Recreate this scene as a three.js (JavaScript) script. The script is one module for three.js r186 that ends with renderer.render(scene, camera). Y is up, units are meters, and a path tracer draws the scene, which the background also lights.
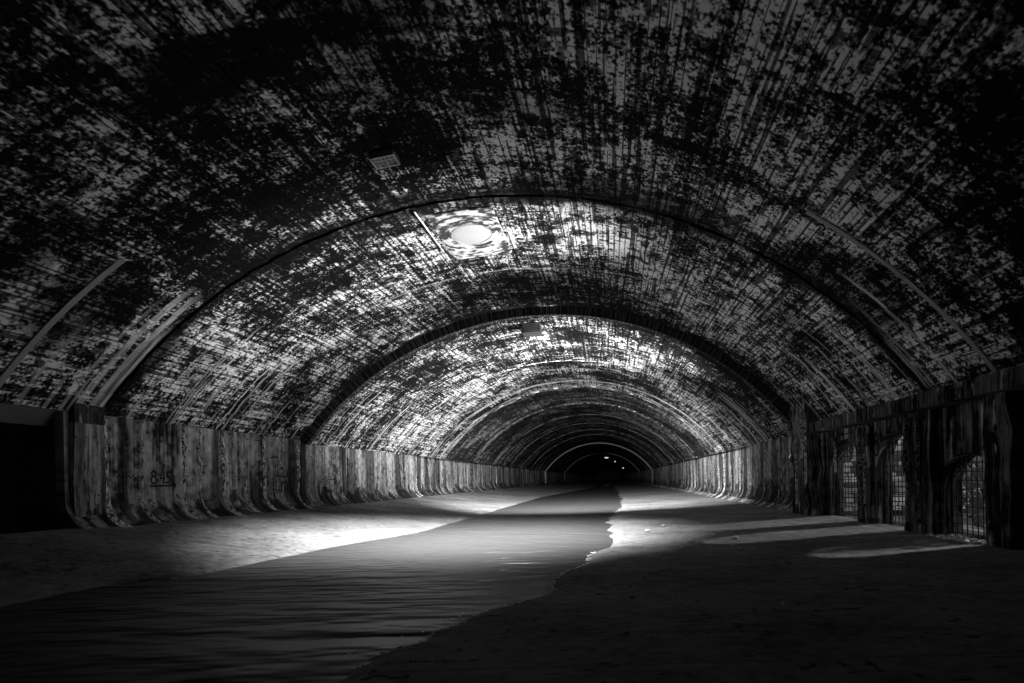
import * as THREE from 'three';
import { mergeGeometries } from 'three/addons/utils/BufferGeometryUtils.js';
import { RoundedBoxGeometry } from 'three/addons/geometries/RoundedBoxGeometry.js';

// ---------------------------------------------------------------- camera, sky, sun, exposure
// metres; y up; the tunnel runs along -z ("depth" d = -z), its middle is x = 0, still water lies at y = 0
const scene = new THREE.Scene();
const W = 1024, H = 683, F = 540;
const camera = new THREE.PerspectiveCamera(2 * Math.atan(H / 2 / F) * 180 / Math.PI, W / H, 0.05, 400);
camera.position.set(1.8, 1.3, 0);
camera.rotation.z = -0.02;
camera.setViewOffset(W, H, 512 - 611, 341.5 - 478, W, H);      // shifted lens: looks level, horizon low in the picture
scene.add(camera);

scene.background = new THREE.Color().setRGB(0.55, 0.55, 0.55);  // overcast sky outside the side openings

const sun = new THREE.DirectionalLight(0xffffff, 3.6);
sun.position.set(8 + 37, 16, -11 - 13); sun.target.position.set(8, 0, -11);
sun.castShadow = true; sun.shadow.mapSize.set(2048, 2048); sun.shadow.radius = 3;
Object.assign(sun.shadow.camera, { left: -24, right: 24, top: 20, bottom: -20, near: 1, far: 120 });
scene.add(sun, sun.target);

const renderer = new THREE.WebGLRenderer();
renderer.toneMapping = THREE.LinearToneMapping;
renderer.toneMappingExposure = 1.0;
renderer.shadowMap.enabled = true;

const SKYLIGHT_CD = 1850, ADDED_UPLIGHT_FAR_CD = 1500, ADDED_UPLIGHT_NEAR_CD = 950, BOX_ADDED_LAMP_CD = 3000;

// ---------------------------------------------------------------- numbers of the place
const R0 = 9.9, CY = -3.13, SMAX = 9.31, SPRING = 2.7, HALF = 8;
const STEP = 0.2;                                   // the vault beyond the second joint hangs this much lower

// ---------------------------------------------------------------- helpers
let seed = 12345;
const rnd = () => { seed = (seed * 1664525 + 1013904223) >>> 0; return seed / 4294967296; };
const rr = (a, b) => a + (b - a) * rnd();
const LAT = new Float32Array(65536); for (let i = 0; i < 65536; i++) LAT[i] = rnd();
function vn(x, y) {                                   // value noise 0..1
  const xi = Math.floor(x), yi = Math.floor(y), fx = x - xi, fy = y - yi;
  const u = fx * fx * (3 - 2 * fx), v = fy * fy * (3 - 2 * fy);
  const r0 = (yi & 255) << 8, r1 = ((yi + 1) & 255) << 8, c0 = xi & 255, c1 = (xi + 1) & 255;
  const a = LAT[r0 | c0], b = LAT[r0 | c1], c = LAT[r1 | c0], d = LAT[r1 | c1];
  return a + (b - a) * u + (c - a + (a - b - c + d) * u) * v;
}
function fbm(x, y, n) { let s = 0, a = 0.5, t = 0; for (let i = 0; i < n; i++) { s += a * vn(x, y); t += a; a *= 0.55; x = x * 2.03 + 17.3; y = y * 2.03 + 9.1; } return s / t; }
const sst = (a, b, x) => { const t = Math.min(1, Math.max(0, (x - a) / (b - a))); return t * t * (3 - 2 * t); };
const clamp = (x, a, b) => Math.min(b, Math.max(a, x));
const lerp = (a, b, t) => a + (b - a) * t;
function pw(pts, d) {                                 // piecewise linear
  if (d <= pts[0][0]) return pts[0][1];
  for (let i = 1; i < pts.length; i++) if (d <= pts[i][0]) return lerp(pts[i - 1][1], pts[i][1], (d - pts[i - 1][0]) / (pts[i][0] - pts[i - 1][0]));
  return pts[pts.length - 1][1];
}
function greyTex(w, h, fn, srgb = true) {             // fn gives a linear value 0..1
  const a = new Uint8Array(w * h * 4);
  for (let j = 0; j < h; j++) for (let i = 0; i < w; i++) {
    let v = clamp(fn((i + 0.5) / w, (j + 0.5) / h), 0, 1);
    if (srgb) v = v <= 0.0031308 ? v * 12.92 : 1.055 * Math.pow(v, 1 / 2.4) - 0.055;
    const k = (j * w + i) * 4; a[k] = a[k + 1] = a[k + 2] = Math.round(v * 255); a[k + 3] = 255;
  }
  const t = new THREE.DataTexture(a, w, h); t.magFilter = THREE.LinearFilter; t.minFilter = THREE.LinearFilter;
  t.wrapS = t.wrapT = THREE.RepeatWrapping; if (srgb) t.colorSpace = THREE.SRGBColorSpace; t.needsUpdate = true; return t;
}
function mat(v, rough = 0.9, extra = {}) { const m = new THREE.MeshPhysicalMaterial({ roughness: rough, specularIntensity: rough > .7 ? .12 : .5, ...extra }); m.color.setRGB(v, v, v); return m; }
function mesh(name, geo, material, parent) { const m = new THREE.Mesh(geo, material); m.name = name; m.castShadow = m.receiveShadow = true; parent.add(m); return m; }
const taken = {};
function numbered(n) { taken[n] = (taken[n] ?? -1) + 1; return taken[n] ? n + '_' + String(taken[n]).padStart(3, '0') : n; }
function thing(name, label, category, pos = [0, 0, 0], group) {
  const o = new THREE.Group(); o.name = numbered(name); o.position.set(...pos); scene.add(o);
  o.userData = { label, category }; if (group) o.userData.group = group; return o;
}
function struct(name, label, category) { const o = new THREE.Group(); o.name = numbered(name); o.userData = { kind: 'structure', label, category }; scene.add(o); return o; }
function bx(x0, x1, y0, y1, d0, d1) { const g = new THREE.BoxGeometry(x1 - x0, y1 - y0, d1 - d0); g.translate((x0 + x1) / 2, (y0 + y1) / 2, -(d0 + d1) / 2); return g; }
function gridGeo(nu, nv, fn, flip) {                  // fn(u, v) -> [x, y, z, tu, tv]
  const p = [], uv = [], ix = [];
  for (let j = 0; j <= nv; j++) for (let i = 0; i <= nu; i++) { const q = fn(i / nu, j / nv); p.push(q[0], q[1], q[2]); uv.push(q[3], q[4]); }
  for (let j = 0; j < nv; j++) for (let i = 0; i < nu; i++) {
    const a = j * (nu + 1) + i, b = a + 1, c = a + nu + 1, d = c + 1;
    if (flip) ix.push(a, c, b, b, c, d); else ix.push(a, b, c, b, d, c);
  }
  const g = new THREE.BufferGeometry(); g.setAttribute('position', new THREE.Float32BufferAttribute(p, 3)); g.setAttribute('uv', new THREE.Float32BufferAttribute(uv, 2));
  g.setIndex(ix); g.computeVertexNormals(); return g;
}
const vpt = (s, r) => { const t = s / R0; return [r * Math.sin(t), CY + r * Math.cos(t)]; };   // a point of the vault's section

// ---------------------------------------------------------------- what the concrete is made of
const NB = 75, BW = 2 * SMAX / NB;                             // width of one board print
// blots and deposits read off the photograph: [depth, arc, half depth, half arc, strength]
const darkBlots = [[6.5, -3.1, 0.5, 1.2, 1], [6.2, -0.9, 0.5, 1.0, .8], [7.2, -1.2, .7, .8, .7], [7.9, 0.6, .35, 1.1, .6], [12.3, 0.4, 0.22, .35, .9], [14.8, -0.2, 1.0, .9, .7], [16.0, 1.6, .8, 1.6, .6],
  [9.9, 2.5, .35, 2.2, .8], [9.6, 6.5, 1.0, 1.4, .7], [12.6, 6.6, .7, 1.2, .5], [8.6, -7.2, .8, 1.0, .8], [11.6, -7.6, .5, .8, .5], [7.5, -6.5, .5, .9, .7], [22.5, 4.5, .5, .3, .8], [27, .8, .45, 1.6, .7], [10.4, .5, .2, .5, .8]];
const limeBands = [[24, .10, 1], [25.8, .12, .45], [28.9, .3, .75], [30.4, .2, .6], [13.9, .05, .3], [21.2, .05, .3]];      // lime washed out of cross joints
const drips = [];                                     // lime runs down the haunches: [depth, half width, start arc, strength]
for (let k = 0; k < 120; k++) drips.push([rr(9.2, 30.5), rr(.015, .07), (rnd() < .5 ? -1 : 1) * rr(6.2, 8.4), rr(.25, .8)]);
drips.push([13.42, .03, -6.0, 1], [13.6, .02, -6.3, .9], [9.85, .09, -6.1, .7], [10.1, .08, -6.2, .65], [9.6, .05, -6.6, .5], [13.4, .12, 7.2, .9], [13.75, .08, 6.7, .9], [14.15, .05, 7.6, .8], [10.15, .03, 7.5, .7], [12.2, .04, -6.8, .6], [12.6, .05, -6.5, .5],
  [8.9, .06, -7.4, .5], [11.3, .05, 6.6, .6], [14.9, .05, 7.0, .7], [20.4, .05, 6.3, .7], [18.6, .06, -6.5, .6], [12.2, .04, 6.0, .5]);
function vaultTone(d, s, far) {
  const big = fbm(d * .33 + 3.1, s * .36 + 8.7, 3), mid = fbm(d * 1.9 + 40, s * 1.3 + 11, 4);
  const grain = .5 * fbm(d * 5.3, s * 12.9 + 5, 3) + .5 * fbm(d * 14, s * 4.2 + 31, 3), fine = fbm(d * 30, s * 30, 2), cross = vn(d * 14.1 + vn(d * 2, s * 2) * 1.4, s * 1.6), along = vn(d * 1.1 + 60, s * 19);
  const bi = Math.floor((s + SMAX) / BW), hau = sst(5.0, 7.5, Math.abs(s));
  let q0 = .415 + .7 * (mid - .5) + .85 * (grain - .5) + .7 * (fine - .5) + .22 * (cross - .5) + .22 * (along - .5) + .75 * (big - .5) + .10 * (vn(bi * 7.7 + .5, Math.floor(d / 3.4 + bi * .37) * 3.3 + .5) - .5);
  let v = .006 + .13 * sst(.28, .52, q0) * (.2 + 1.6 * sst(.3, .7, fine)) + .80 * Math.pow(sst(.42, .76, q0), 1.3);          // bare, scaled and limed concrete
  v += sst(.60, .66, fbm(d * 7.1 + 9, s * 5.6 + 77, 3)) * .45 * sst(.3, .5, q0);
  const line = (s + SMAX) / BW * 2, half = Math.abs(line % 1 - .5), w = vn(d * 1.3, Math.floor(line) * 3.1);   // hairlines left between the boards
  if (half > .40 + .05 * vn(d * 6, line) && w > (d > 10.4 ? .34 : .6)) v *= .15;
  v *= 1 - .85 * sst(.64, .72, vn(d * 1.0 + 7 * Math.sin(Math.floor(line)), s * 23 + 3));     // scratches along the grain
  v *= 1 - .85 * sst(.60, .66, fbm(d * 5.7 + 200, s * 4.6, 3));                               // pits and soot
  for (const j of [10.36, 17.1]) { const q = Math.abs(d - j); if (q < .9) v *= 1 - .93 * sst(.6, .12, q + .9 * (fbm(d * 3, s * 1.2 + j, 4) - .45)); }   // damp dirt either side of the joints
  for (const b of darkBlots) { const q = ((d - b[0]) / b[2]) ** 2 + ((s - b[1]) / b[3]) ** 2; if (q < 3) v *= 1 - b[4] * .95 * sst(1.6, .5, q + 1.5 * (mid - .5) + .9 * (grain - .5)); }
  for (const b of limeBands) { const q = Math.abs(d + .12 * (vn(s * 1.3, b[0]) - .5) - b[0]) / b[1]; if (q < 1.5) v += b[2] * .7 * sst(1, .4, q) * sst(.32, .6, fbm(d * 3 + 5, s * 1.1 + b[0], 3)); }
  if (hau > 0) for (const b of drips) {
    if (s * b[2] < 0) continue; const q = Math.abs(d + .03 * (vn(s * 2.3, b[0] * 9) - .5) - b[0]) / b[1];
    if (q < 1 && Math.abs(s) > Math.abs(b[2])) v = Math.max(v, b[3] * .8 * sst(1, .5, q) * (.35 + .9 * vn(s * 3 + b[0], d * 20)) * sst(0, .8, Math.abs(s) - Math.abs(b[2]) + .2));
  }
  return clamp(v, .006, .94);
}
const D0 = 3.6, D1 = 30.8, D2 = 330;
const vaultMap = greyTex(2048, 2048, (u, v) => vaultTone(D0 + u * (D1 - D0), -SMAX + v * 2 * SMAX, false));
const vaultBump = greyTex(1024, 1024, (u, v) => { const d = D0 + u * (D1 - D0), s = -SMAX + v * 2 * SMAX; return .5 * fbm(d * 4, s * 2.2, 4) + .5 * fbm(d * 11 + 7, s * 6, 2); }, false);
const rings = []; for (let d = 30.8; d < 330; d += 6.8) rings.push(d);
const vaultFarMap = greyTex(2048, 1536, (u, v) => {
  const d = D1 + u * 61.2, s = -SMAX + v * 2 * SMAX;
  let t = vaultTone(d, s, true) * .8 + .03;
  t *= .55 + .9 * sst(.3, .7, vn(d * 1.3 + 3, s * .35));
  for (const r of rings) { const q = Math.abs(d - r); if (q < .7) t += .55 * sst(.55, .15, q + .3 * (vn(s * 2, d * 2) - .5)) * sst(.35, .6, fbm(s * .9, r + d, 2)); }
  return clamp(t, .01, .88);
});
// wall panels: u along the wall over 27.2 m, v up the 2.5 m of profile
const wallTone = (u, v) => {
  const d = u * 27.2, y = v * 2.5;
  const st = vn(d * 9, y * .5 + 4), st2 = vn(d * 28, y * 1.1), b = fbm(d * 1.1 + 5, y * .8, 4), g = fbm(d * 9, y * 7, 3);
  let t = .28 + .28 * (st - .5) + .28 * (st2 - .5) + .5 * (b - .5) + .5 * (g - .5);
  const damp = sst(.55, .75, vn(d * 2.3 + 77, y * .25)); t *= 1 - (d > 10.9 && d < 12.6 ? .15 : .75) * damp;
  const foot = fbm(d * 2.5 + 13, y * 2.2 + 5, 4); if (y < 1.0) t *= 1 - .8 * sst(.42, .58, foot + (.55 - y) * .35);   // mud splash with a ragged edge
  if (vn(d * 13 + 4, y * 12) > .88) t *= .3;
  return clamp(t, .02, .8);
};
const wallMap = greyTex(2048, 512, wallTone), wallBump = greyTex(1024, 256, (u, v) => .5 * fbm(u * 27.2 * 8, v * 2.5 * 3, 4) + .5 * vn(u * 27.2 * 22, v * 3), false);
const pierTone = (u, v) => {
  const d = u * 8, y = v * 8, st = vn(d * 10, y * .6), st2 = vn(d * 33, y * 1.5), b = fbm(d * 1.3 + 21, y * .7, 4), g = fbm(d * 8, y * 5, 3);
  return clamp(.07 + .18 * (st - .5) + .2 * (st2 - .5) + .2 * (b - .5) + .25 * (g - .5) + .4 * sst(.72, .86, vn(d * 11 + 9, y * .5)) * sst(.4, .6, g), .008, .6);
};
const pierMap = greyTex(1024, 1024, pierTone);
const floorTone = (u, v) => {
  const x = u * 10, d = v * 10, a = fbm(x * .6, d * .9 + 3, 4), b = fbm(x * 6 + 8, d * 9, 4), c = vn(x * 14, d * 19);
  let t = .19 + .24 * (a - .5) + .15 * (b - .5) + .08 * (c - .5);
  if (vn(x * 11, d * 17 + 5) > .87) t *= .35;
  return clamp(t, .03, .75);
};
const floorMap = greyTex(1024, 1024, floorTone), floorBump = greyTex(1024, 1024, (u, v) => .6 * fbm(u * 60, v * 90, 4) + .4 * fbm(u * 12, v * 30, 3), false);
const waterBump = greyTex(1024, 1024, (u, v) => .7 * fbm(u * 8, v * 60, 3) + .3 * fbm(u * 20, v * 110, 2), false);

const wornMap = greyTex(512, 512, (u, v) => clamp(.02 + .75 * sst(.45, .68, fbm(u * 9, v * 9, 4)), 0, 1));
const limeMap = greyTex(256, 1024, (u, v) => clamp(.05 + .9 * sst(.36, .66, .6 * fbm(u * 7, v * 60, 3) + .4 * fbm(u * 2, v * 14 + 9, 3)), 0, 1));
const collarMap = greyTex(512, 512, (u, v) => { const x = (u - .5) * 2.6, y = (v - .5) * 2.6, r = Math.hypot(x, y), a = Math.atan2(y, x); return clamp(.06 + .75 * sst(.42, .62, .4 * fbm(r * 22, a * 1.6 + 20, 3) + .6 * fbm(x * 7, y * 9 + 30, 4)), 0, 1); });

const M = {
  vault: mat(1, .85, { map: vaultMap, bumpMap: vaultBump, bumpScale: .05 }),
  vaultFar: mat(1, .9, { map: vaultFarMap }),
  stainAndShade: mat(.6, .95, { map: pierMap }), joint: mat(.012, 1), shell: mat(.14, 1), plain: mat(.16, .95, { map: null }),  // darkened pier concrete: stain on the arch face, painted shade on the joint strips
  rib: mat(.36, .9),
  pale: mat(1, .85, { map: wallMap }), worn: mat(1, .9, { map: wornMap }),
  wall: mat(1, .85, { map: wallMap, bumpMap: wallBump, bumpScale: .03 }),
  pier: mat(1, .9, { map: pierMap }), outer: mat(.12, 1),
  lime: [mat(.85, .7, { map: limeMap }), mat(.62, .75, { map: limeMap }), mat(.45, .8, { map: limeMap })],
  floor: mat(1, .8, { map: floorMap, bumpMap: floorBump, bumpScale: .012 }),
  water: mat(.05, .34, { specularIntensity: .3, bumpMap: waterBump, bumpScale: .13 }),     // turbid water; the streaks are its ripples
  foam: mat(.95, .9), iron: mat(.05, .6, { metalness: .4 }), zinc: mat(.4, .5, { metalness: .3 }), paleMetal: mat(.85, .5), chalk: mat(.7, .9), stone: mat(.6, .9), leaf: mat(.4, .7), brick: mat(.3, .9, { map: pierMap }),
};

// ---------------------------------------------------------------- ceiling: vault of board-marked concrete in bays
const ceiling = struct('ceiling', 'low concrete tunnel vault with board marks and lime stains', 'vault');
function board(s0, s1, d0, d1, r, drop, material, far) {
  const rin = r - drop, e = .005;
  const a0 = vpt(s0 + e, rin), a1 = vpt(s1 - e, rin), am = vpt((s0 + s1) / 2, rin), b0 = vpt(s0 + e * .4, r + .10), b1 = vpt(s1 - e * .4, r + .10);
  const pts = [b0, a0, am, a1, b1], ss = [s0, s0 + e, (s0 + s1) / 2, s1 - e, s1], U0 = far ? D1 : D0, U1 = far ? D1 + 61.2 : D1;
  return gridGeo(4, 1, (u, v) => { const k = Math.round(u * 4), d = v ? d1 : d0; return [pts[k][0], pts[k][1], -d, (d - U0) / (U1 - U0), (ss[k] + SMAX) / (2 * SMAX)]; }, true).toNonIndexed();
}
const bays = [[3.62, 10.32, 0], [10.4, 17.0, 0], [17.24, 23.94, STEP], [24.02, 30.8, STEP]];
for (const [d0, d1, st] of bays) for (let k = 0; k < NB; k++) {
  const g = board(-SMAX + k * BW, -SMAX + (k + 1) * BW, d0, d1, R0 - st, rr(0, .022), M.vault, false); g.computeVertexNormals();
  mesh('concrete_board', g, M.vault, ceiling);
}
const farBoards = [];
for (let d = 30.84; d < 328; d += 6.8) for (let k = 0; k < NB; k++) farBoards.push(board(-SMAX + k * BW, -SMAX + (k + 1) * BW, d, Math.min(d + 6.72, 329.5), R0 - STEP, rr(0, .02), M.vaultFar, true));
{ const g = mergeGeometries(farBoards); g.computeVertexNormals(); mesh('concrete_board', g, M.vaultFar, ceiling).userData.kind = 'stuff'; }
function arcSolid(r0, r1, d0, d1, s0 = -SMAX, s1 = SMAX, n = 64) {      // part of a ring between two radii
  const sh = [[r0, d0], [r0, d1], [r1, d1], [r1, d0], [r0, d0]], gs = [];
  for (let q = 0; q < 4; q++) gs.push(gridGeo(n, 1, (u, v) => { const s = lerp(s0, s1, u), [r, d] = sh[q + (v ? 1 : 0)], p = vpt(s, r); return [p[0], p[1], -d, s * .9, d / 3 + .1 * q]; }).toNonIndexed());
  for (const s of [s0, s1]) { const a = vpt(s, r0), b = vpt(s, r1); gs.push(gridGeo(1, 1, (u, v) => { const p = u ? b : a; return [p[0], p[1], -(v ? d1 : d0), 0, 0]; }).toNonIndexed()); }
  const g = mergeGeometries(gs); g.computeVertexNormals(); return g;
}
mesh('vault_shell', arcSolid(R0 + .09, R0 + .7, -10, 330, -SMAX - .4, SMAX + .4), M.shell, ceiling);
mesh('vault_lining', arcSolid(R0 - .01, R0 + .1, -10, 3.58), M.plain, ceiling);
mesh('arch_face', arcSolid(R0 - STEP - .08, R0 + .1, 17.02, 17.22), M.stainAndShade, ceiling);
for (const q of [[-SMAX, -6.2], [5.2, SMAX]]) mesh('arch_rib', arcSolid(R0 - .03, R0 + .1, 8.42, 8.52, q[0], q[1], 24), M.rib, ceiling);
mesh('arch_rib', arcSolid(R0 - STEP - .03, R0, 23.95, 24.01), M.worn, ceiling);
mesh('arch_rib', arcSolid(R0 - STEP - .16, R0, 79.6, 80.2), M.rib, ceiling);
mesh('arch_rib', arcSolid(R0 - STEP - .12, R0, 112, 112.6), M.rib, ceiling);
for (const d of [30.8, 37.6, 44.4, 51.2, 58, 64.8]) mesh('arch_rib', arcSolid(R0 - STEP - .025, R0, d - .03, d + .04), M.worn, ceiling);

// ---------------------------------------------------------------- walls: panels with a coved foot
const BASE_L = .5, BASE_R = .1;
function profile(side, base, n = 14) {                // points from the springing down to the floor: [x, y, run]
  const rad = .62, pts = [], X = side * HALF;
  pts.push([X, SPRING]); pts.push([X, (SPRING + base + rad) / 2]); pts.push([X, base + rad]);
  for (let k = 1; k <= n - 4; k++) { const t = k / (n - 4) * 1.25; pts.push([X - side * rad * (1 - Math.cos(t)), base + rad - rad * Math.sin(t)]); }
  const l = pts[pts.length - 1]; pts.push([l[0] - side * .18, l[1] - .14]);
  let run = 0; return pts.map((p, i) => { if (i) run += Math.hypot(p[0] - pts[i - 1][0], p[1] - pts[i - 1][1]); return [...p, run]; });
}
function panelGeo(side, base, d0, d1, proud) {
  const pr = profile(side, base), n = pr.length - 1, gs = [], off = side * -proud;
  gs.push(gridGeo(1, n, (u, v) => { const p = pr[Math.round(v * n)], d = u ? d1 : d0; return [p[0] + off, p[1], -d, d / 27.2, 1 - p[2] / 2.5]; }, side > 0).toNonIndexed());
  for (const d of [d0, d1]) gs.push(gridGeo(1, n, (u, v) => { const p = pr[Math.round(v * n)]; return [p[0] + off + (u ? side * .16 : 0), p[1], -d, d / 27.2, 1 - p[2] / 2.5]; }, (d === d0) !== (side > 0)).toNonIndexed());
  const g = mergeGeometries(gs); g.computeVertexNormals(); return g;
}
function calcite(side, base, d, wide, top, len, proud) {   // a lime run that stands proud of the wall and follows its cove
  const pr = profile(side, base), total = pr[pr.length - 1][2], n = 22, ph = d * 13.7;
  const at = r => { for (let i = 1; i < pr.length; i++) if (r <= pr[i][2]) { const t = (r - pr[i - 1][2]) / (pr[i][2] - pr[i - 1][2]); return [lerp(pr[i - 1][0], pr[i][0], t), lerp(pr[i - 1][1], pr[i][1], t), (pr[i][0] - pr[i - 1][0]), (pr[i][1] - pr[i - 1][1])]; } const l = pr[pr.length - 1], m = pr[pr.length - 2]; return [l[0], l[1], l[0] - m[0], l[1] - m[1]]; };
  return gridGeo(4, n, (u, v) => {
    const r = Math.min(total, top + v * len), [x, y, tx, ty] = at(r), L = Math.hypot(tx, ty), nx = -side * Math.abs(ty) / L, ny = Math.abs(tx) / L;
    const w = wide * (.45 + .8 * vn(v * 7 + ph, 3.3) + .5 * v * v) * (v > .93 ? .6 : 1), k = [0, .75, 1, .7, 0][Math.round(u * 4)] * proud * (.5 + vn(v * 9 + ph, 8.1)) - (u === 0 || u === 1 ? .006 : 0);
    return [x + nx * k, y + ny * k, -(d + (u - .5) * w + .05 * (vn(v * 4 + ph, 1.7) - .5)), u, v];
  }, side > 0);
}
const wallL = struct('wall_left', 'left tunnel wall of concrete panels with lime runs', 'wall');
mesh('wall_core', bx(-8.9, -8.1, -.6, 3.0, -10, 8.5), M.shell, wallL); mesh('wall_core', bx(-8.9, -8.1, -.6, 3.0, 9.7, 330), M.shell, wallL);
{ // a side passage opens left of the pale pilaster
  const g = mergeGeometries([bx(-12.2, -12, -.6, 3.2, 8.3, 9.9), bx(-12, -8.1, -.6, 3.2, 8.3, 8.5), bx(-12, -8.9, -.6, 3.2, 9.7, 9.9), bx(-12, -8.1, 2.75, 3.2, 8.5, 9.7), bx(-12, -8.1, -.6, .42, 8.5, 9.7)]);
  mesh('side_passage', g, M.plain, wallL);
}
const wallR = struct('wall_right', 'right tunnel wall with barred arches and lime runs', 'wall');
mesh('wall_core', bx(8.1, 8.9, -.6, 3.0, -10, 6.9), M.shell, wallR);
mesh('wall_core', bx(8.1, 8.9, -.6, 3.0, 17.1, 330), M.shell, wallR);
const PW = .8;
function panels(side, base, root, from, to, skip) {
  const rest = [];
  for (let d = from; d < to - .1; d += PW) {
    if (skip && skip(d)) continue;
    const g = panelGeo(side, base, d + .012, d + PW - .012, rr(0, .03));
    if (d < 42) mesh('wall_panel', g, M.wall, root); else rest.push(g);
  }
  mesh('wall_panel', mergeGeometries(rest), M.wall, root).userData.kind = 'stuff';
}
panels(-1, BASE_L, wallL, 9.66, 328);
panels(1, BASE_R, wallR, 17.1, 328);
mesh('wall_panel', panelGeo(1, BASE_R, -9.6, 6.9, 0), M.wall, wallR);
mesh('wall_panel', panelGeo(-1, BASE_L, -9.6, 8.4, 0), M.wall, wallL);
// strips painted as joint-groove shade, and the pale pilaster below the first arch
mesh('joint_shade_strip', bx(-8.2, -7.93, BASE_L - .1, SPRING + .1, 17.0, 17.24), M.stainAndShade, wallL);
mesh('joint_shade_strip', bx(-8.2, -7.95, BASE_L - .1, SPRING, 19.7, 19.9), M.stainAndShade, wallL);
mesh('pilaster', rough(-8.2, -7.88, BASE_L - .1, SPRING + .16, 9.75, 10.35, .04, 2, 12, 4, 9, 2.5), M.pale, wallL);
mesh('pilaster', rough(-8.2, -7.9, BASE_L - .1, SPRING + .05, 8.36, 8.52, .04, 2, 12, 4, 9, 2.5), M.pale, wallL);
mesh('pilaster', rough(-8.2, -7.75, BASE_L - .1, SPRING + .05, 79.6, 80.2, .04, 2, 12, 4, 9, 2.5), M.pale, wallL);
mesh('pilaster', rough(-8.2, -7.8, BASE_L - .1, SPRING + .05, 112, 112.6, .04, 2, 12, 4, 9, 2.5), M.pale, wallL);
mesh('pilaster', rough(7.75, 8.2, BASE_R - .1, SPRING + .05, 79.6, 80.2, .04, 2, 12, 4, 9, 2.5), M.pale, wallR);
for (let d = 9.66; d < 16.8; d += .8) { const big = d > 10.3; mesh('lime_run', calcite(-1, BASE_L, d > 11.2 && d < 11.5 ? d + 1.1 : d + .8, rr(.10, .2), 0, big ? rr(2.2, 2.7) : 2.5, rr(.03, .06)), M.lime[Math.floor(rnd() * 2)], wallL); }
for (let k = 0; k < 34; k++) { const d = 12.9 + Math.pow(rnd(), 1.3) * 34; mesh('lime_run', calcite(-1, BASE_L, d, rr(.03, .12), rnd() < .7 ? 0 : rr(.3, 1), rr(.7, 2.7), rr(.015, .04)), M.lime[Math.floor(rnd() * 3)], wallL); }
for (let k = 0; k < 50; k++) { const d = 17.3 + Math.pow(rnd(), 1.2) * 30; mesh('lime_run', calcite(1, BASE_R, d, rr(.04, .16), rnd() < .7 ? 0 : rr(.3, 1), rr(1.2, 3), rr(.02, .05)), M.lime[Math.floor(rnd() * 3)], wallR); }

// right arcade: one wall pierced by three arched openings
const OPEN = [[8.72, 10.15, 1.05, 1.62], [11.1, 12.65, 1.42, 2.2], [13.45, 15.3, 1.42, 2.2]];      // d0, d1, springing, crown
{
  const sh = new THREE.Shape(); sh.moveTo(6.9, -.6); sh.lineTo(17.1, -.6); sh.lineTo(17.1, 3.2); sh.lineTo(6.9, 3.2); sh.closePath();
  for (const [a, b, s, c] of OPEN) {
    const h = new THREE.Path(), m = (a + b) / 2, hw = (b - a) / 2; h.moveTo(a, .02); h.lineTo(a, s);
    for (let k = 1; k < 12; k++) { const t = Math.PI * (1 - k / 12); h.lineTo(m + hw * Math.cos(t), s + (c - s) * Math.sin(t)); }
    h.lineTo(b, s); h.lineTo(b, .02); h.closePath(); sh.holes.push(h);
  }
  const g = new THREE.ExtrudeGeometry(sh, { depth: .4, bevelEnabled: false });
  const uv = g.attributes.uv, p = g.attributes.position; for (let i = 0; i < p.count; i++) uv.setXY(i, (p.getX(i) + p.getZ(i)) / 8, p.getY(i) / 8);
  g.rotateY(Math.PI / 2); g.translate(8.0, 0, 0);       // shape x (depth) goes to -z, extrusion to +x
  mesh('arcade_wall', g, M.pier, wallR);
}
function rough(x0, x1, y0, y1, d0, d1, amp, nx = 5, ny = 14, nd = 6, su = 8, sv = 8) {   // a weathered block
  const g = new THREE.BoxGeometry(x1 - x0, y1 - y0, d1 - d0, nx, ny, nd), p = g.attributes.position, uv = g.attributes.uv;
  for (let i = 0; i < p.count; i++) {
    let x = p.getX(i) + (x0 + x1) / 2, y = p.getY(i) + (y0 + y1) / 2, d = -p.getZ(i) + (d0 + d1) / 2;
    const k = vn(y * 2.1 + 9, d * 2.3 + x * 1.1) - .5, k2 = vn(y * 2.7 + 40, x * 3 + d) - .5;
    uv.setXY(i, (d + x) / su, y / sv); p.setXYZ(i, x + amp * k, y, -(d + amp * k2));
  }
  g.computeVertexNormals(); return g;
}
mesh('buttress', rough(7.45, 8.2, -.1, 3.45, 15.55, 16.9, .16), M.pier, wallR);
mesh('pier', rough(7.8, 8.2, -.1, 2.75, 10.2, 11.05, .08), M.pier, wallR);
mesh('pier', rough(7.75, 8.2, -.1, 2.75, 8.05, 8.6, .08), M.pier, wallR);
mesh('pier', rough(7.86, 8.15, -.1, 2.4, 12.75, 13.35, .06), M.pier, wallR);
for (const [d, w, t, l, x] of [[15.6, .09, -.8, 2.6, 7.42], [15.85, .05, -.6, 1.6, 7.41], [13.1, .07, .4, 2.2, 7.83], [12.85, .05, .5, 1.7, 7.83], [14.9, .06, .5, .9, 7.99], [10.9, .06, .2, 2.3, 7.77], [10.5, .05, .3, 2.1, 7.77], [13.9, .1, .35, .7, 7.99], [16.4, .08, .2, 2.2, 7.43]])
  mesh('lime_run', gridGeo(4, 20, (u, v) => [x - .03 * [0, .7, 1, .6, 0][Math.round(u * 4)] * (.4 + vn(v * 9 + d, 2)) + (u === 0 || u === 1 ? .03 : -.01), SPRING - t - v * l, -(d + (u - .5) * w * (.5 + vn(v * 6 + d * 9, 5))), u, v], true), M.lime[Math.floor(rnd() * 3)], wallR);
const trim = struct('trim_1', 'dark concrete ledge with an added edge that hides a lamp, running above the barred arches', 'ledge');
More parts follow.
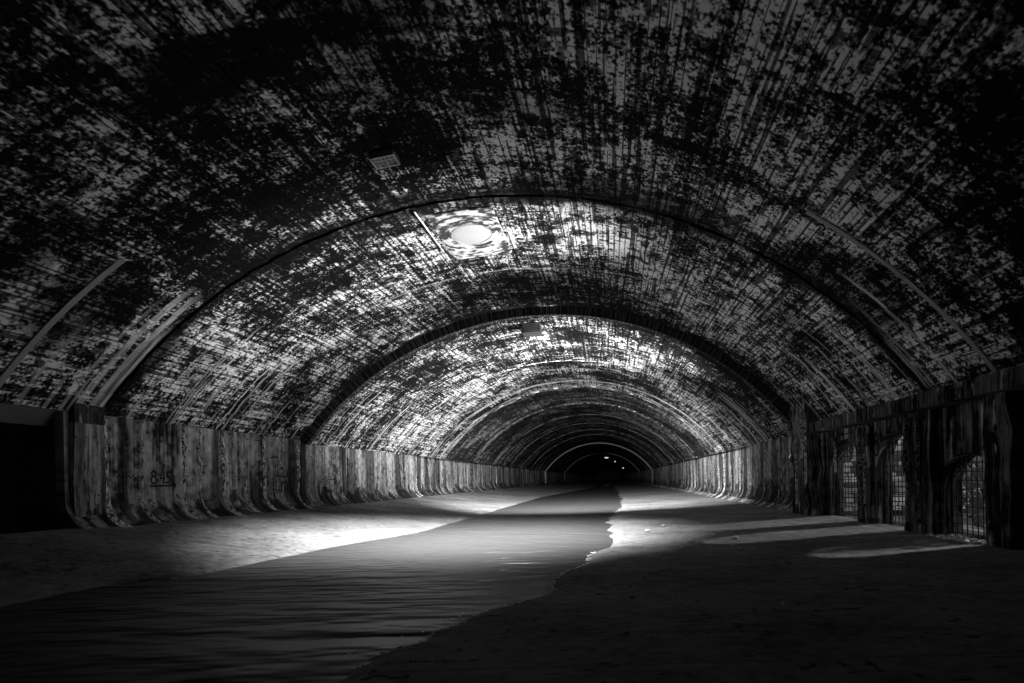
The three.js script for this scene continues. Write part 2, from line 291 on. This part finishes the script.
mesh('ledge', rough(7.55, 8.2, 2.48, 2.64, 6.9, 15.6, .02, 2, 2, 40), M.stainAndShade, trim); mesh('added_lip', rough(7.55, 7.61, 2.62, 2.76, 6.9, 15.6, .01, 1, 1, 40), M.stainAndShade, trim);  // raised outer edge is added to hide the lamp lying in the ledge
const trim2 = struct('trim_2', 'thin dark ledge at the vault foot beyond the buttress', 'ledge');
mesh('ledge', bx(7.88, 8.1, 2.62, 2.72, 16.9, 120), M.stainAndShade, trim2);
// ends of the tunnel
const wallEnd = struct('wall_back', 'concrete end wall deep in the unlit tunnel', 'wall'); mesh('end_wall', bx(-9, 9, -.6, 7.6, 329.6, 330.4), M.plain, wallEnd);
const wallFront = struct('wall_front', 'dark tunnel end behind the viewer', 'wall'); mesh('end_wall', bx(-9, 9, -.6, 7.6, -10.4, -9.6), M.plain, wallFront);

// ---------------------------------------------------------------- floor: sloping aprons either side of a shallow stream
const shoreL = [[-10, -5.3], [7.0, -5.05], [7.3, -4.95], [7.67, -4.3], [9, -4.2], [11.4, -3.92], [14, -3.2], [21, -3.3], [40, -3.45], [73, -1.2], [330, -.5]];
const shoreR = [[-10, -.1], [3.9, 0], [4.07, .02], [4.58, .27], [5.42, .59], [5.97, 1.05], [6.34, 1.12], [6.96, 1.04], [7.95, 1.27], [9.4, 1.52], [10.2, 1.67], [12.3, 1.75], [17.6, 1.6], [21.8, 2.08], [31.6, 2.33], [70, 2.3], [330, 2.3]];
const jag = (d, k) => { const q = Math.max(1, d / 9); return (k > 5 && d > 8 ? .5 : .2) * q ** .8 * (fbm(d * 1.6 / q + k, k * 3.7, 4) - .5) + (k > 5 && d > 8 ? .16 * q ** .6 : .04) * (vn(d * 6 / q ** .7, k) - .5); };
const xl = d => pw(shoreL, d) + jag(d, 3), xr = d => pw(shoreR, d) + jag(d, 11);
function land(x, d) {
  const l = xl(d), r = xr(d), lump = .012 * (vn(x * 1.6, d * 1.6) - .5);
  if (x <= l) { const sd = l - x, t = clamp(sd / (l + 7.4), 0, 1.1); return .035 * Math.tanh(sd / .12) + .48 * Math.pow(t, 1.35) + lump * Math.min(1, sd * 4); }
  if (x >= r) { const sd = x - r, t = clamp(sd / (7.4 - r), 0, 1.1); return .035 * Math.tanh(sd / .1) + .07 * t + lump * Math.min(1, sd * 4); }
  const sd = Math.min(x - l, r - x); return -.14 * Math.tanh(sd / .35);
}
const floor = struct('floor', 'concrete tunnel floor sloping down to a shallow stream', 'floor');
mesh('floor_base', bx(-9, 9, -.8, -.3, -10.4, 330.4), M.shell, floor);
const cuts = [-10, 3.6, 10.4, 17.2, 24, 30.8, 37.6, 44.4, 51.2, 64.8, 80, 112, 190, 330];
for (let b = 0; b + 1 < cuts.length; b++) {
  const d0 = cuts[b] + .012, d1 = cuts[b + 1] - .012, n = b === 0 ? 20 : b < 4 ? 100 : b < 9 ? 50 : 40;
  const sheet = (x0, x1, nu) => gridGeo(nu, n, (u, v) => { const d = lerp(d0, d1, v), x = lerp(x0(d), x1(d), u); return [x, land(x, d), -d, x / 10, d / 10]; });
  mesh('concrete_slab', sheet(() => -8.15, d => xl(d) + .02, 40), M.floor, floor);
  mesh('stream_bed', sheet(d => xl(d) + .02, d => xr(d) - .02, 24), M.floor, floor);
  mesh('concrete_slab', sheet(d => xr(d) - .02, () => 8.15, 40), M.floor, floor);
}

// ---------------------------------------------------------------- water and foam
{
  const rows = []; for (let d = -9; d < 150; d += Math.max(.12, Math.abs(d) * .012)) rows.push(d);
  const g = gridGeo(20, rows.length - 1, (u, v) => { const d = rows[Math.round(v * (rows.length - 1))], x = lerp(xl(d) - .02, xr(d) + .02, u); return [x, 0, -d, (x + 5.6) / 8.2, (d < 13 ? d : 13 + 2.8 * Math.abs(((d - 13) / 2.8 + 1) % 2 - 1)) / 16]; });
  const w = mesh('stream_water', g, M.water, scene); w.userData = { label: 'shallow dark stream flowing down the tunnel floor', category: 'water', kind: 'stuff' };
}
{
  const gs = [];
  for (let d = 3.95; d < 9.6; d += .035) {
    const w = rr(.008, .028) * (rnd() < .15 ? 2 : 1), x = xr(d) - rr(-.01, .03), g = new THREE.IcosahedronGeometry(1, 0); if (rnd() < .25) continue;
    g.scale(w, .006, rr(.015, .03)); g.translate(x, .006, -d); gs.push(g);
    if (d < 5.4 && rnd() < .5) { const h = new THREE.IcosahedronGeometry(1, 0); h.scale(rr(.005, .02), .005, .012); h.translate(x - rr(.05, .28), .005, -d - rr(0, .1)); gs.push(h); }
  }
  for (let x = 0; x < .85; x += rr(.02, .07)) { const h = new THREE.IcosahedronGeometry(1, 0); h.scale(rr(.006, .02), .006, .004); h.translate(x, land(x, 3.77) + .006, -3.77); gs.push(h); }
  const f = mesh('foam_line', mergeGeometries(gs), M.foam, scene); f.userData = { label: 'thin white foam line along the near right edge of the stream', category: 'foam', kind: 'stuff' };
}
{ // pale mud bar that breaks the water
  const g = gridGeo(24, 6, (u, v) => { const x = lerp(-.05, 1.0, u), d = 6.98 + .35 * u + (v - .5) * .28 * Math.sin(Math.PI * u); return [x, -.004 + .02 * Math.sin(Math.PI * v) * Math.sin(Math.PI * u), -d, x, d]; });
  const b = mesh('mud_bar', g, mat(.55, .5), scene); b.userData = { label: 'small pale mud bar breaking the dark water', category: 'mud bar' };
}

// ---------------------------------------------------------------- barred gates
OPEN.forEach(([a, b, s, c], i) => {
  const labels = ['iron bar gate in the nearest arch, behind the rubble heap', 'iron bar gate in the middle arch with round head', 'iron bar gate in the farthest arch, next to the big buttress'];
  const m = (a + b) / 2, hw = (b - a) / 2, o = thing('iron_gate', labels[i], 'gate', [8.2, .02, -m], 'barred gates in the right wall');
  const top = q => s + (c - s) * Math.sqrt(Math.max(0, 1 - (q / hw) ** 2)) - .02;
  const bar = new THREE.CylinderGeometry(1, 1, 1, 6);
  const n = 10; for (let k = 1; k < n; k++) { const q = -hw + 2 * hw * k / n, h = top(q); const e = mesh('upright_bar', bar, M.iron, o); e.scale.set(.011, h, .011); e.position.set(0, h / 2, q); }
  for (let y = .15; y < c - .1; y += .16) {
    const half = y < s ? hw - .02 : hw * Math.sqrt(Math.max(0, 1 - ((y - s) / (c - s)) ** 2)) - .02; if (half < .15) continue;
    const e = mesh('cross_bar', bar, M.iron, o); e.rotation.x = Math.PI / 2; e.scale.set(.008, 2 * half, .008); e.position.set(.015, y, 0);
  }
  const pts = [new THREE.Vector3(0, 0, hw - .02)]; for (let k = 0; k <= 14; k++) { const t = Math.PI * k / 14; pts.push(new THREE.Vector3(0, s + (c - s - .03) * Math.sin(t), (hw - .02) * Math.cos(t))); } pts.push(new THREE.Vector3(0, 0, -hw + .02));
  mesh('gate_frame', new THREE.TubeGeometry(new THREE.CatmullRomCurve3(pts, false, 'catmullrom', .02), 60, .02, 6), M.iron, o);
});

// ---------------------------------------------------------------- yard outside the arches
const yard = struct('ground', 'sunlit yard ground outside the barred arches', 'ground'); mesh('yard_ground', bx(8.4, 40, -.5, -.02, -4, 40), M.brick, yard);
{
  const yw = thing('yard_wall', 'rough pale stone wall seen through the barred arches', 'wall', [0, 0, 0]);
  const tones = [.8, .6, .35, .12].map(v => mat(v, .95)); mesh('mortar', bx(8.9, 24, -.1, 3.1, 19.1, 19.5), mat(.12, 1), yw);
  const st = [0, 1, 2].map(k => { const g = new RoundedBoxGeometry(1, 1, 1, 1, .12); const p = g.attributes.position; for (let i = 0; i < p.count; i++) p.setXYZ(i, p.getX(i) * (1 + .1 * (vn(p.getY(i) * 3 + k * 9, 1) - .5)), p.getY(i) * (1 + .12 * (vn(p.getX(i) * 3 + k * 5, 2) - .5)), p.getZ(i)); g.computeVertexNormals(); return g; });
  for (let y = -.05, r = 0; y < 3.05; r++) { const h = rr(.14, .22); for (let x = 9.6 + rr(-.2, 0); x < 15.4;) { const w = rr(.25, .5); const e = mesh('stone', st[r % 3], tones[Math.floor(rnd() * 4)], yw); e.scale.set(w - .03, h - .03, .24); e.position.set(x + w / 2, y + h / 2, -19.1); x += w; } y += h; }
}

{
  const o = thing('shrub', 'leafy shrub growing outside the nearest barred arch', 'shrub', [9.5, -.02, -10.6]);
  for (let k = 0; k < 7; k++) { const a = k * .9, c = new THREE.CatmullRomCurve3([new THREE.Vector3(.1 * Math.cos(a), 0, .1 * Math.sin(a)), new THREE.Vector3(.35 * Math.cos(a), .9, .35 * Math.sin(a)), new THREE.Vector3(.7 * Math.cos(a), 1.9, .9 * Math.sin(a))]); mesh('stem', new THREE.TubeGeometry(c, 10, .018, 5), M.iron, o); }
  const lg = new THREE.CircleGeometry(.06, 6); lg.scale(.55, 1, 1); const pp = lg.attributes.position; for (let i = 0; i < pp.count; i++) pp.setZ(i, -3 * pp.getX(i) ** 2 + .5 * pp.getY(i) ** 2);
  const lm = new THREE.InstancedMesh(lg, mat(.45, .7, { side: THREE.DoubleSide }), 2600), q = new THREE.Object3D(); lm.name = 'foliage'; lm.castShadow = lm.receiveShadow = true; lm.userData.kind = 'stuff';
  for (let i = 0; i < 2600; i++) { const t = rr(0, 6.283), u = Math.acos(rr(-1, 1)), r = Math.cbrt(rnd()); q.position.set(.75 * r * Math.sin(u) * Math.cos(t), 1.15 + 1.1 * r * Math.cos(u), 1.15 * r * Math.sin(u) * Math.sin(t)); q.rotation.set(rr(0, 6), rr(0, 6), rr(0, 6)); q.updateMatrix(); lm.setMatrixAt(i, q.matrix); }
  o.add(lm);
}

// ---------------------------------------------------------------- skylight with its collar, pipe, fittings
function onVault(o, d, s, r) { const p = vpt(s, r); o.position.set(p[0], p[1], -d); o.rotation.z = -s / R0; }   // local y points away from the tunnel
{
  const o = thing('skylight', 'bright oval skylight in a square concrete collar near the crown', 'skylight'); onVault(o, 11.71, -1.13, R0 - .03);
  const sh = new THREE.Shape(); sh.moveTo(-.66, -.98); sh.lineTo(.66, -.98); sh.lineTo(.66, 1.15); sh.lineTo(-.66, 1.15); sh.closePath(); const hole = new THREE.Path(); hole.absarc(0, 0, .43, 0, Math.PI * 2, true); sh.holes.push(hole);
  const g = new THREE.ExtrudeGeometry(sh, { depth: .05, bevelEnabled: true, bevelSize: .015, bevelThickness: .015, bevelSegments: 1, curveSegments: 32 });
  const uv = g.attributes.uv, p = g.attributes.position; for (let i = 0; i < p.count; i++) uv.setXY(i, p.getX(i) / 2.6 + .5, p.getY(i) / 2.6 + .5);
  g.rotateX(-Math.PI / 2); g.translate(0, -.02, 0); mesh('collar', g, mat(1, .85, { map: collarMap }), o);
  const rim = mesh('rim', new THREE.TorusGeometry(.43, .018, 8, 48), M.zinc, o); rim.rotation.x = Math.PI / 2; rim.position.y = -.03;
  const glow = mat(.25, .6); glow.emissive.setRGB(.5, .5, .5);
  const dome = new THREE.SphereGeometry(.42, 40, 10, 0, Math.PI * 2, 0, Math.PI / 2); dome.scale(1, .2, 1); dome.rotateX(Math.PI); dome.translate(0, -.02, 0); mesh('frosted_dome', dome, glow, o);
  const l = new THREE.SpotLight(0xffffff, SKYLIGHT_CD, 0, .78, 1, 2); l.position.set(0, -.16, 0); l.target.position.set(-1.0, -6, -.9); l.castShadow = true; l.shadow.radius = 12; o.add(l, l.target);
}
{
  const o = thing('pipe', 'thin pale conduit pipe running along the skylight collar', 'pipe');
  const pts = [[10.45, -1.93], [11.4, -1.93], [12.35, -1.93]].map(([d, s]) => { const p = vpt(s, R0 - .05); return new THREE.Vector3(p[0], p[1], -d); });
  mesh('tube', new THREE.TubeGeometry(new THREE.CatmullRomCurve3(pts, false, 'catmullrom', .1), 60, .018, 8), M.paleMetal, o);
  for (const d of [10.8, 11.9, 12.2]) { const c = mesh('clip', new RoundedBoxGeometry(.07, .03, .04, 1, .006), M.zinc, o); onVault(c, d, -1.93, R0 - .05); }
}
{
  const o = thing('cable', 'thin dark cable crossing the vault from the conduit to the stepped arch', 'cable');
  const pts = [[12.36, -1.9], [14, -1.5], [15.5, -1.15], [16.95, -.85]].map(([d, s]) => { const p = vpt(s, R0 - .035); return new THREE.Vector3(p[0], p[1], -d); });
  mesh('sheath', new THREE.TubeGeometry(new THREE.CatmullRomCurve3(pts), 40, .02, 8), M.iron, o);
}
{
  const o = thing('bulkhead_lamp', 'unlit caged lamp box with a dangling rod, nearest on the vault', 'lamp'); onVault(o, 8.72, -1.78, R0 - .02); o.scale.setScalar(.8);
  mesh('back_plate', new RoundedBoxGeometry(.5, .05, .36, 1, .015), M.zinc, o).position.y = -.02;
  mesh('lens', new RoundedBoxGeometry(.4, .1, .26, 2, .04), mat(.3, .4), o).position.y = -.08;
  const bar = new THREE.CylinderGeometry(.009, .009, 1, 6);
  for (let k = 0; k < 6; k++) { const e = mesh('cage_bar', bar, M.paleMetal, o); e.rotation.x = Math.PI / 2; e.scale.y = .34; e.position.set(-.22 + k * .088, -.145, 0); }
  for (let k = 0; k < 4; k++) { const e = mesh('cage_bar', bar, M.paleMetal, o); e.rotation.z = Math.PI / 2; e.scale.y = .48; e.position.set(0, -.145, -.15 + k * .1); }
  const fr = new THREE.Shape(); fr.moveTo(-.25, -.18); fr.lineTo(.25, -.18); fr.lineTo(.25, .18); fr.lineTo(-.25, .18); fr.closePath(); const fh = new THREE.Path(); fh.moveTo(-.23, -.16); fh.lineTo(-.23, .16); fh.lineTo(.23, .16); fh.lineTo(.23, -.16); fh.closePath(); fr.holes.push(fh);
  const fg = new THREE.ExtrudeGeometry(fr, { depth: .12, bevelEnabled: false }); fg.rotateX(Math.PI / 2); fg.translate(0, -.03, 0); mesh('cage_frame', fg, M.paleMetal, o);
  const rod = mesh('rod', new THREE.CylinderGeometry(.01, .01, .22, 6), M.paleMetal, o); rod.position.set(.05, -.25, -.1); rod.rotation.z = .35;
  mesh('knob', new THREE.SphereGeometry(.022, 10, 8), M.paleMetal, o).position.set(.09, -.36, -.1);
}
{
  const o = thing('box_added_lamp', 'dark louvred box with an added lamp, hanging just behind the stepped arch', 'lamp'); onVault(o, 18.2, -.8, R0 - STEP);
  mesh('casing', new RoundedBoxGeometry(.62, .34, .5, 2, .02), mat(.06, .7), o).position.y = -.17;
  for (let k = 0; k < 5; k++) { const e = mesh('louvre', new THREE.BoxGeometry(.5, .012, .05), mat(.16, .6), o); e.position.set(0, -.06 - k * .055, .26); e.rotation.x = .6; }
  mesh('bracket', new THREE.BoxGeometry(.7, .03, .08), M.iron, o).position.y = -.01;
  const gm = mat(.8, .4); gm.emissive.setRGB(1, 1, 1); const gl = mesh('glass', new THREE.BoxGeometry(.5, .22, .012), gm, o); gl.position.set(0, -.17, -.258);
  const l = new THREE.SpotLight(0xffffff, BOX_ADDED_LAMP_CD, 0, .88, 1, 2); l.position.set(0, -.2, -.32); l.target.position.set(.5, -6.2, -10); l.castShadow = true; l.shadow.radius = 8; o.add(l, l.target);  // light source added to the hanging box to brighten the far tunnel
}
// added unseen floodlights that brighten the vault, behind the buttress and in the ledge
function addedFlood(pos, aim, cd, angle, label, k = 1) {
  const o = thing('added_floodlight', label, 'added_floodlight', pos); const head = new THREE.Group(); head.name = 'lamp_head'; o.add(head); o.updateMatrixWorld(true); head.lookAt(...aim);
  const hs = new THREE.Shape(); hs.moveTo(-.16, -.11); hs.lineTo(.16, -.11); hs.lineTo(.16, .11); hs.lineTo(-.16, .11); hs.closePath();
  const hg = new THREE.ExtrudeGeometry(hs, { depth: .1, bevelEnabled: true, bevelSize: .02, bevelThickness: .02, bevelSegments: 2 }); hg.translate(0, 0, -.12); mesh('housing', hg, M.iron, head);
  const glass = mat(.8, .4); glass.emissive.setRGB(1, 1, 1); const gl = mesh('glass', new THREE.BoxGeometry(.3, .2, .01), glass, head); gl.position.z = .012;
  const l = new THREE.SpotLight(0xffffff, cd, 0, angle, .9, 2); l.position.set(0, 0, .04); l.target.position.set(0, 0, 3); l.castShadow = true; l.shadow.radius = 4; head.add(l, l.target); o.scale.setScalar(k);
  mesh('bracket', new RoundedBoxGeometry(.3, .05, .08, 1, .01), M.iron, o).position.set(.15, -.16, 0); mesh('wall_plate', new RoundedBoxGeometry(.03, .22, .16, 1, .01), M.iron, o).position.set(.3, -.14, 0); mesh('yoke', new THREE.BoxGeometry(.05, .2, .05), M.iron, o).position.set(0, -.12, .0);
}
addedFlood([7.6, 1.9, -17.35], [-3.2, 6.4, -22.3], ADDED_UPLIGHT_FAR_CD, .58, 'small added lamp hidden behind the big buttress on the right wall');
addedFlood([7.74, 2.76, -11.2], [-3.3, 6.35, -12.3], ADDED_UPLIGHT_NEAR_CD, .33, 'small added lamp hidden in the ledge above the barred arches', .55);
// small lamps far down the tunnel
for (const [d, s, w, label] of [[133, .82, .9, 'tiny lit ceiling lamp far off near the crown of the tunnel'], [150, 3.2, .35, 'faint lit lamp far off, between the other two far lamps'], [172, 6.43, .5, 'tiny lit lamp far off, low on the right of the vault']]) {
  const o = thing('tunnel_lamp', label, 'lamp', [0, 0, 0], 'lamps at the far end'); onVault(o, d, s, R0 - STEP - .05);
  mesh('housing', new RoundedBoxGeometry(w + .2, .12, .5, 1, .03), M.zinc, o); const e = mat(.8, .5); e.emissive.setRGB(.7, .7, .7); mesh('diffuser', new RoundedBoxGeometry(w, .3, .4, 2, .08), e, o).position.y = -.18;
  const l = new THREE.PointLight(0xffffff, .03, 0, 2); l.position.y = -.5; l.castShadow = true; o.add(l);
}

// ---------------------------------------------------------------- graffiti on the walls
function paint(name, wpx, hpx, draw) { const c = document.createElement('canvas'); c.width = wpx; c.height = hpx; const x = c.getContext('2d'); x.clearRect(0, 0, wpx, hpx); x.lineCap = x.lineJoin = 'round'; draw(x); const t = new THREE.CanvasTexture(c); t.colorSpace = THREE.SRGBColorSpace; return new THREE.MeshStandardMaterial({ map: t, transparent: true, roughness: .9 }); }
const stroke = (x, w, col, ...lines) => { x.strokeStyle = col; x.lineWidth = w; for (const l of lines) { x.beginPath(); x.moveTo(l[0], l[1]); for (let k = 2; k < l.length; k += 2) x.lineTo(l[k], l[k + 1]); x.stroke(); } };
function tagLeft(d0, d1, y0, y1, m) { const e = mesh('graffiti', new THREE.PlaneGeometry(d1 - d0, y1 - y0), m, wallL); e.rotation.y = Math.PI / 2; e.position.set(-7.945, (y0 + y1) / 2, -(d0 + d1) / 2); return e; }
function tagRight(d0, d1, y0, y1, m, x = 7.985) { const e = mesh('graffiti', new THREE.PlaneGeometry(d1 - d0, y1 - y0), m, wallR); e.rotation.y = -Math.PI / 2; e.position.set(x, (y0 + y1) / 2, -(d0 + d1) / 2); return e; }
tagLeft(10.55, 12.35, 1.12, 1.78, paint('8:45', 720, 264, x => {
  stroke(x, 14, '#030303', [345, 182, 610, 182], [570, 140, 615, 178, 580, 222]);
  x.beginPath(); x.ellipse(385, 78, 20, 24, 0, 0, 7); x.stroke(); x.beginPath(); x.ellipse(385, 130, 26, 30, 0, 0, 7); x.stroke();
  stroke(x, 14, '#030303', [432, 82, 432, 90], [428, 132, 428, 142], [470, 60, 452, 118, 498, 118], [490, 66, 484, 160], [565, 62, 525, 64, 520, 104, 552, 106, 556, 140, 530, 158, 508, 150]);
  stroke(x, 7, '#050505', [40, 112, 60, 92, 70, 112, 84, 92, 96, 112, 120, 96, 132, 112, 150, 92, 160, 116, 190, 90, 196, 118, 230, 100, 260, 112]);
}));
tagLeft(15.4, 16.9, .95, 2.3, paint('scrawl', 400, 360, x => { stroke(x, 9, '#080808', [20, 60, 110, 50, 120, 90], [90, 200, 250, 200], [80, 130, 78, 330], [250, 120, 262, 300], [150, 250, 180, 300, 220, 240, 235, 310], [270, 60, 330, 60], [40, 300, 140, 320]); }));
tagLeft(18.2, 19.6, 1.0, 2.1, paint('arrowhead', 380, 300, x => { stroke(x, 8, '#080808', [150, 40, 250, 40], [150, 40, 70, 280], [200, 40, 260, 160, 170, 250], [250, 40, 230, 200], [120, 180, 220, 180]); }));
tagRight(12.0, 13.0, 1.5, 2.35, paint('eight', 260, 220, x => { x.strokeStyle = '#020202'; x.lineWidth = 12; x.beginPath(); x.ellipse(130, 60, 24, 26, 0, 0, 7); x.stroke(); x.beginPath(); x.ellipse(130, 130, 30, 40, 0, 0, 7); x.stroke(); }), 7.96);
tagRight(13.6, 14.8, 2.1, 2.4, paint('bars', 300, 90, x => stroke(x, 10, '#020202', [40, 20, 250, 20], [60, 70, 240, 60], [110, 10, 110, 80], [200, 10, 200, 80])), 7.985);
{ // white lettering too worn to read, on the left of the vault
  const m = paint('worn letters', 512, 128, x => { stroke(x, 9, '#e8e8e8', [30, 20, 28, 100], [28, 24, 70, 22, 66, 60, 32, 62], [50, 62, 78, 108], [120, 20, 100, 96], [120, 20, 138, 100], [190, 24, 200, 100], [190, 26, 170, 50], [250, 40, 240, 96, 280, 70, 276, 104], [320, 20, 318, 60, 350, 50, 352, 100], [390, 30, 376, 100], [392, 32, 416, 96], [450, 34, 446, 96, 484, 90]); });
  const s0 = -5.1, s1 = -3.5, e = mesh('graffiti', gridGeo(10, 1, (u, v) => { const s = lerp(s0, s1, u), p = vpt(s, R0 - STEP - .045); return [p[0], p[1], -lerp(29.9, 27.6, v), u, 1 - v]; }, true), m, ceiling); e.name = 'graffiti';
}

// ---------------------------------------------------------------- loose things on the floor
function chunkGeo(k) { const g = new THREE.IcosahedronGeometry(1, 1), p = g.attributes.position; for (let i = 0; i < p.count; i++) { const v = new THREE.Vector3().fromBufferAttribute(p, i), q = .7 + .6 * vn(v.x * 2 + k * 7, v.y * 2 + v.z * 1.3 + 20); p.setXYZ(i, v.x * q, v.y * q, v.z * q); } g.computeVertexNormals(); return g; }
const chunks = [0, 1, 2, 3].map(chunkGeo);
function loose(name, label, category, group, x, d, sx, sy, sz, m, g, lift = 0) { const e = new THREE.Mesh(g, m); e.name = numbered(name); e.castShadow = e.receiveShadow = true; e.scale.set(sx, sy, sz); e.position.set(x, land(x, d) + sy * .75 + lift, -d); e.rotation.y = rr(0, 6); e.userData = { label, category }; if (group) e.userData.group = group; scene.add(e); return e; }
loose('pebble', 'pale pebble at the left edge of the stream', 'stone', null, -4.4, 7.62, .05, .025, .04, M.paleMetal, chunks[0]);
for (const [x, d, s] of [[3.3, 10.24, .07], [3.5, 10.1, .05], [3.9, 11.2, .06], [3.0, 9.3, .05], [4.2, 10.5, .06], [2.6, 12.4, .06], [3.1, 13.6, .06], [2.3, 9.7, .04], [3.9, 9.0, .05]])
  loose('pebble', 'small pebble on the lit right bank of the stream', 'stone', 'pebbles on the right bank', x, d, s, s * .5, s * .8, M.stone, chunks[Math.floor(rnd() * 4)]);
for (const [x, d, s] of [[2.0, 5.6, .03], [2.5, 5.7, .025], [2.6, 4.9, .03], [1.9, 4.3, .03], [3.4, 5.1, .03]])
  loose('pebble', 'tiny pebble on the dark near floor', 'stone', 'pebbles on the near floor', x, d, s, s * .5, s * .8, M.stone, chunks[Math.floor(rnd() * 4)]);
for (const [x, d, l, a] of [[4.4, 5.85, .13, 0], [4.45, 5.55, .2, .35], [4.85, 5.75, .12, .05], [5.0, 5.78, .07, .4], [4.55, 5.2, .18, -.1], [4.9, 5.35, .1, .2], [5.1, 5.3, .12, -.4]]) {
  const g = new THREE.CapsuleGeometry(.012, l, 3, 8); g.rotateZ(Math.PI / 2); const p = g.attributes.position; for (let i = 0; i < p.count; i++) p.setY(i, p.getY(i) * .8 + .02 * Math.sin(p.getX(i) * 11 + l * 40)); g.computeVertexNormals();
  const e = new THREE.Mesh(g, M.leaf); e.name = numbered('twig'); e.castShadow = e.receiveShadow = true; e.position.set(x, land(x, d) + .012, -d); e.rotation.y = a; e.userData = { label: 'pale twig lying on the dark floor in front of the barred arches', category: 'twig', group: 'twigs on the near right floor' }; scene.add(e);
}
for (let k = 0; k < 18; k++) { const row = k % 3, d = 8.75 + Math.floor(k / 3) * .2 + .05 * row, q = rr(.05, .085); loose('rubble_chunk', 'broken concrete chunk in the litter below the nearest barred arch', 'rubble', 'rubble by the nearest arch', 7.93 - row * .17, d, q, q * rr(.3, .6), q * .8, M.chalk, chunks[k % 4]); }

renderer.render(scene, camera);
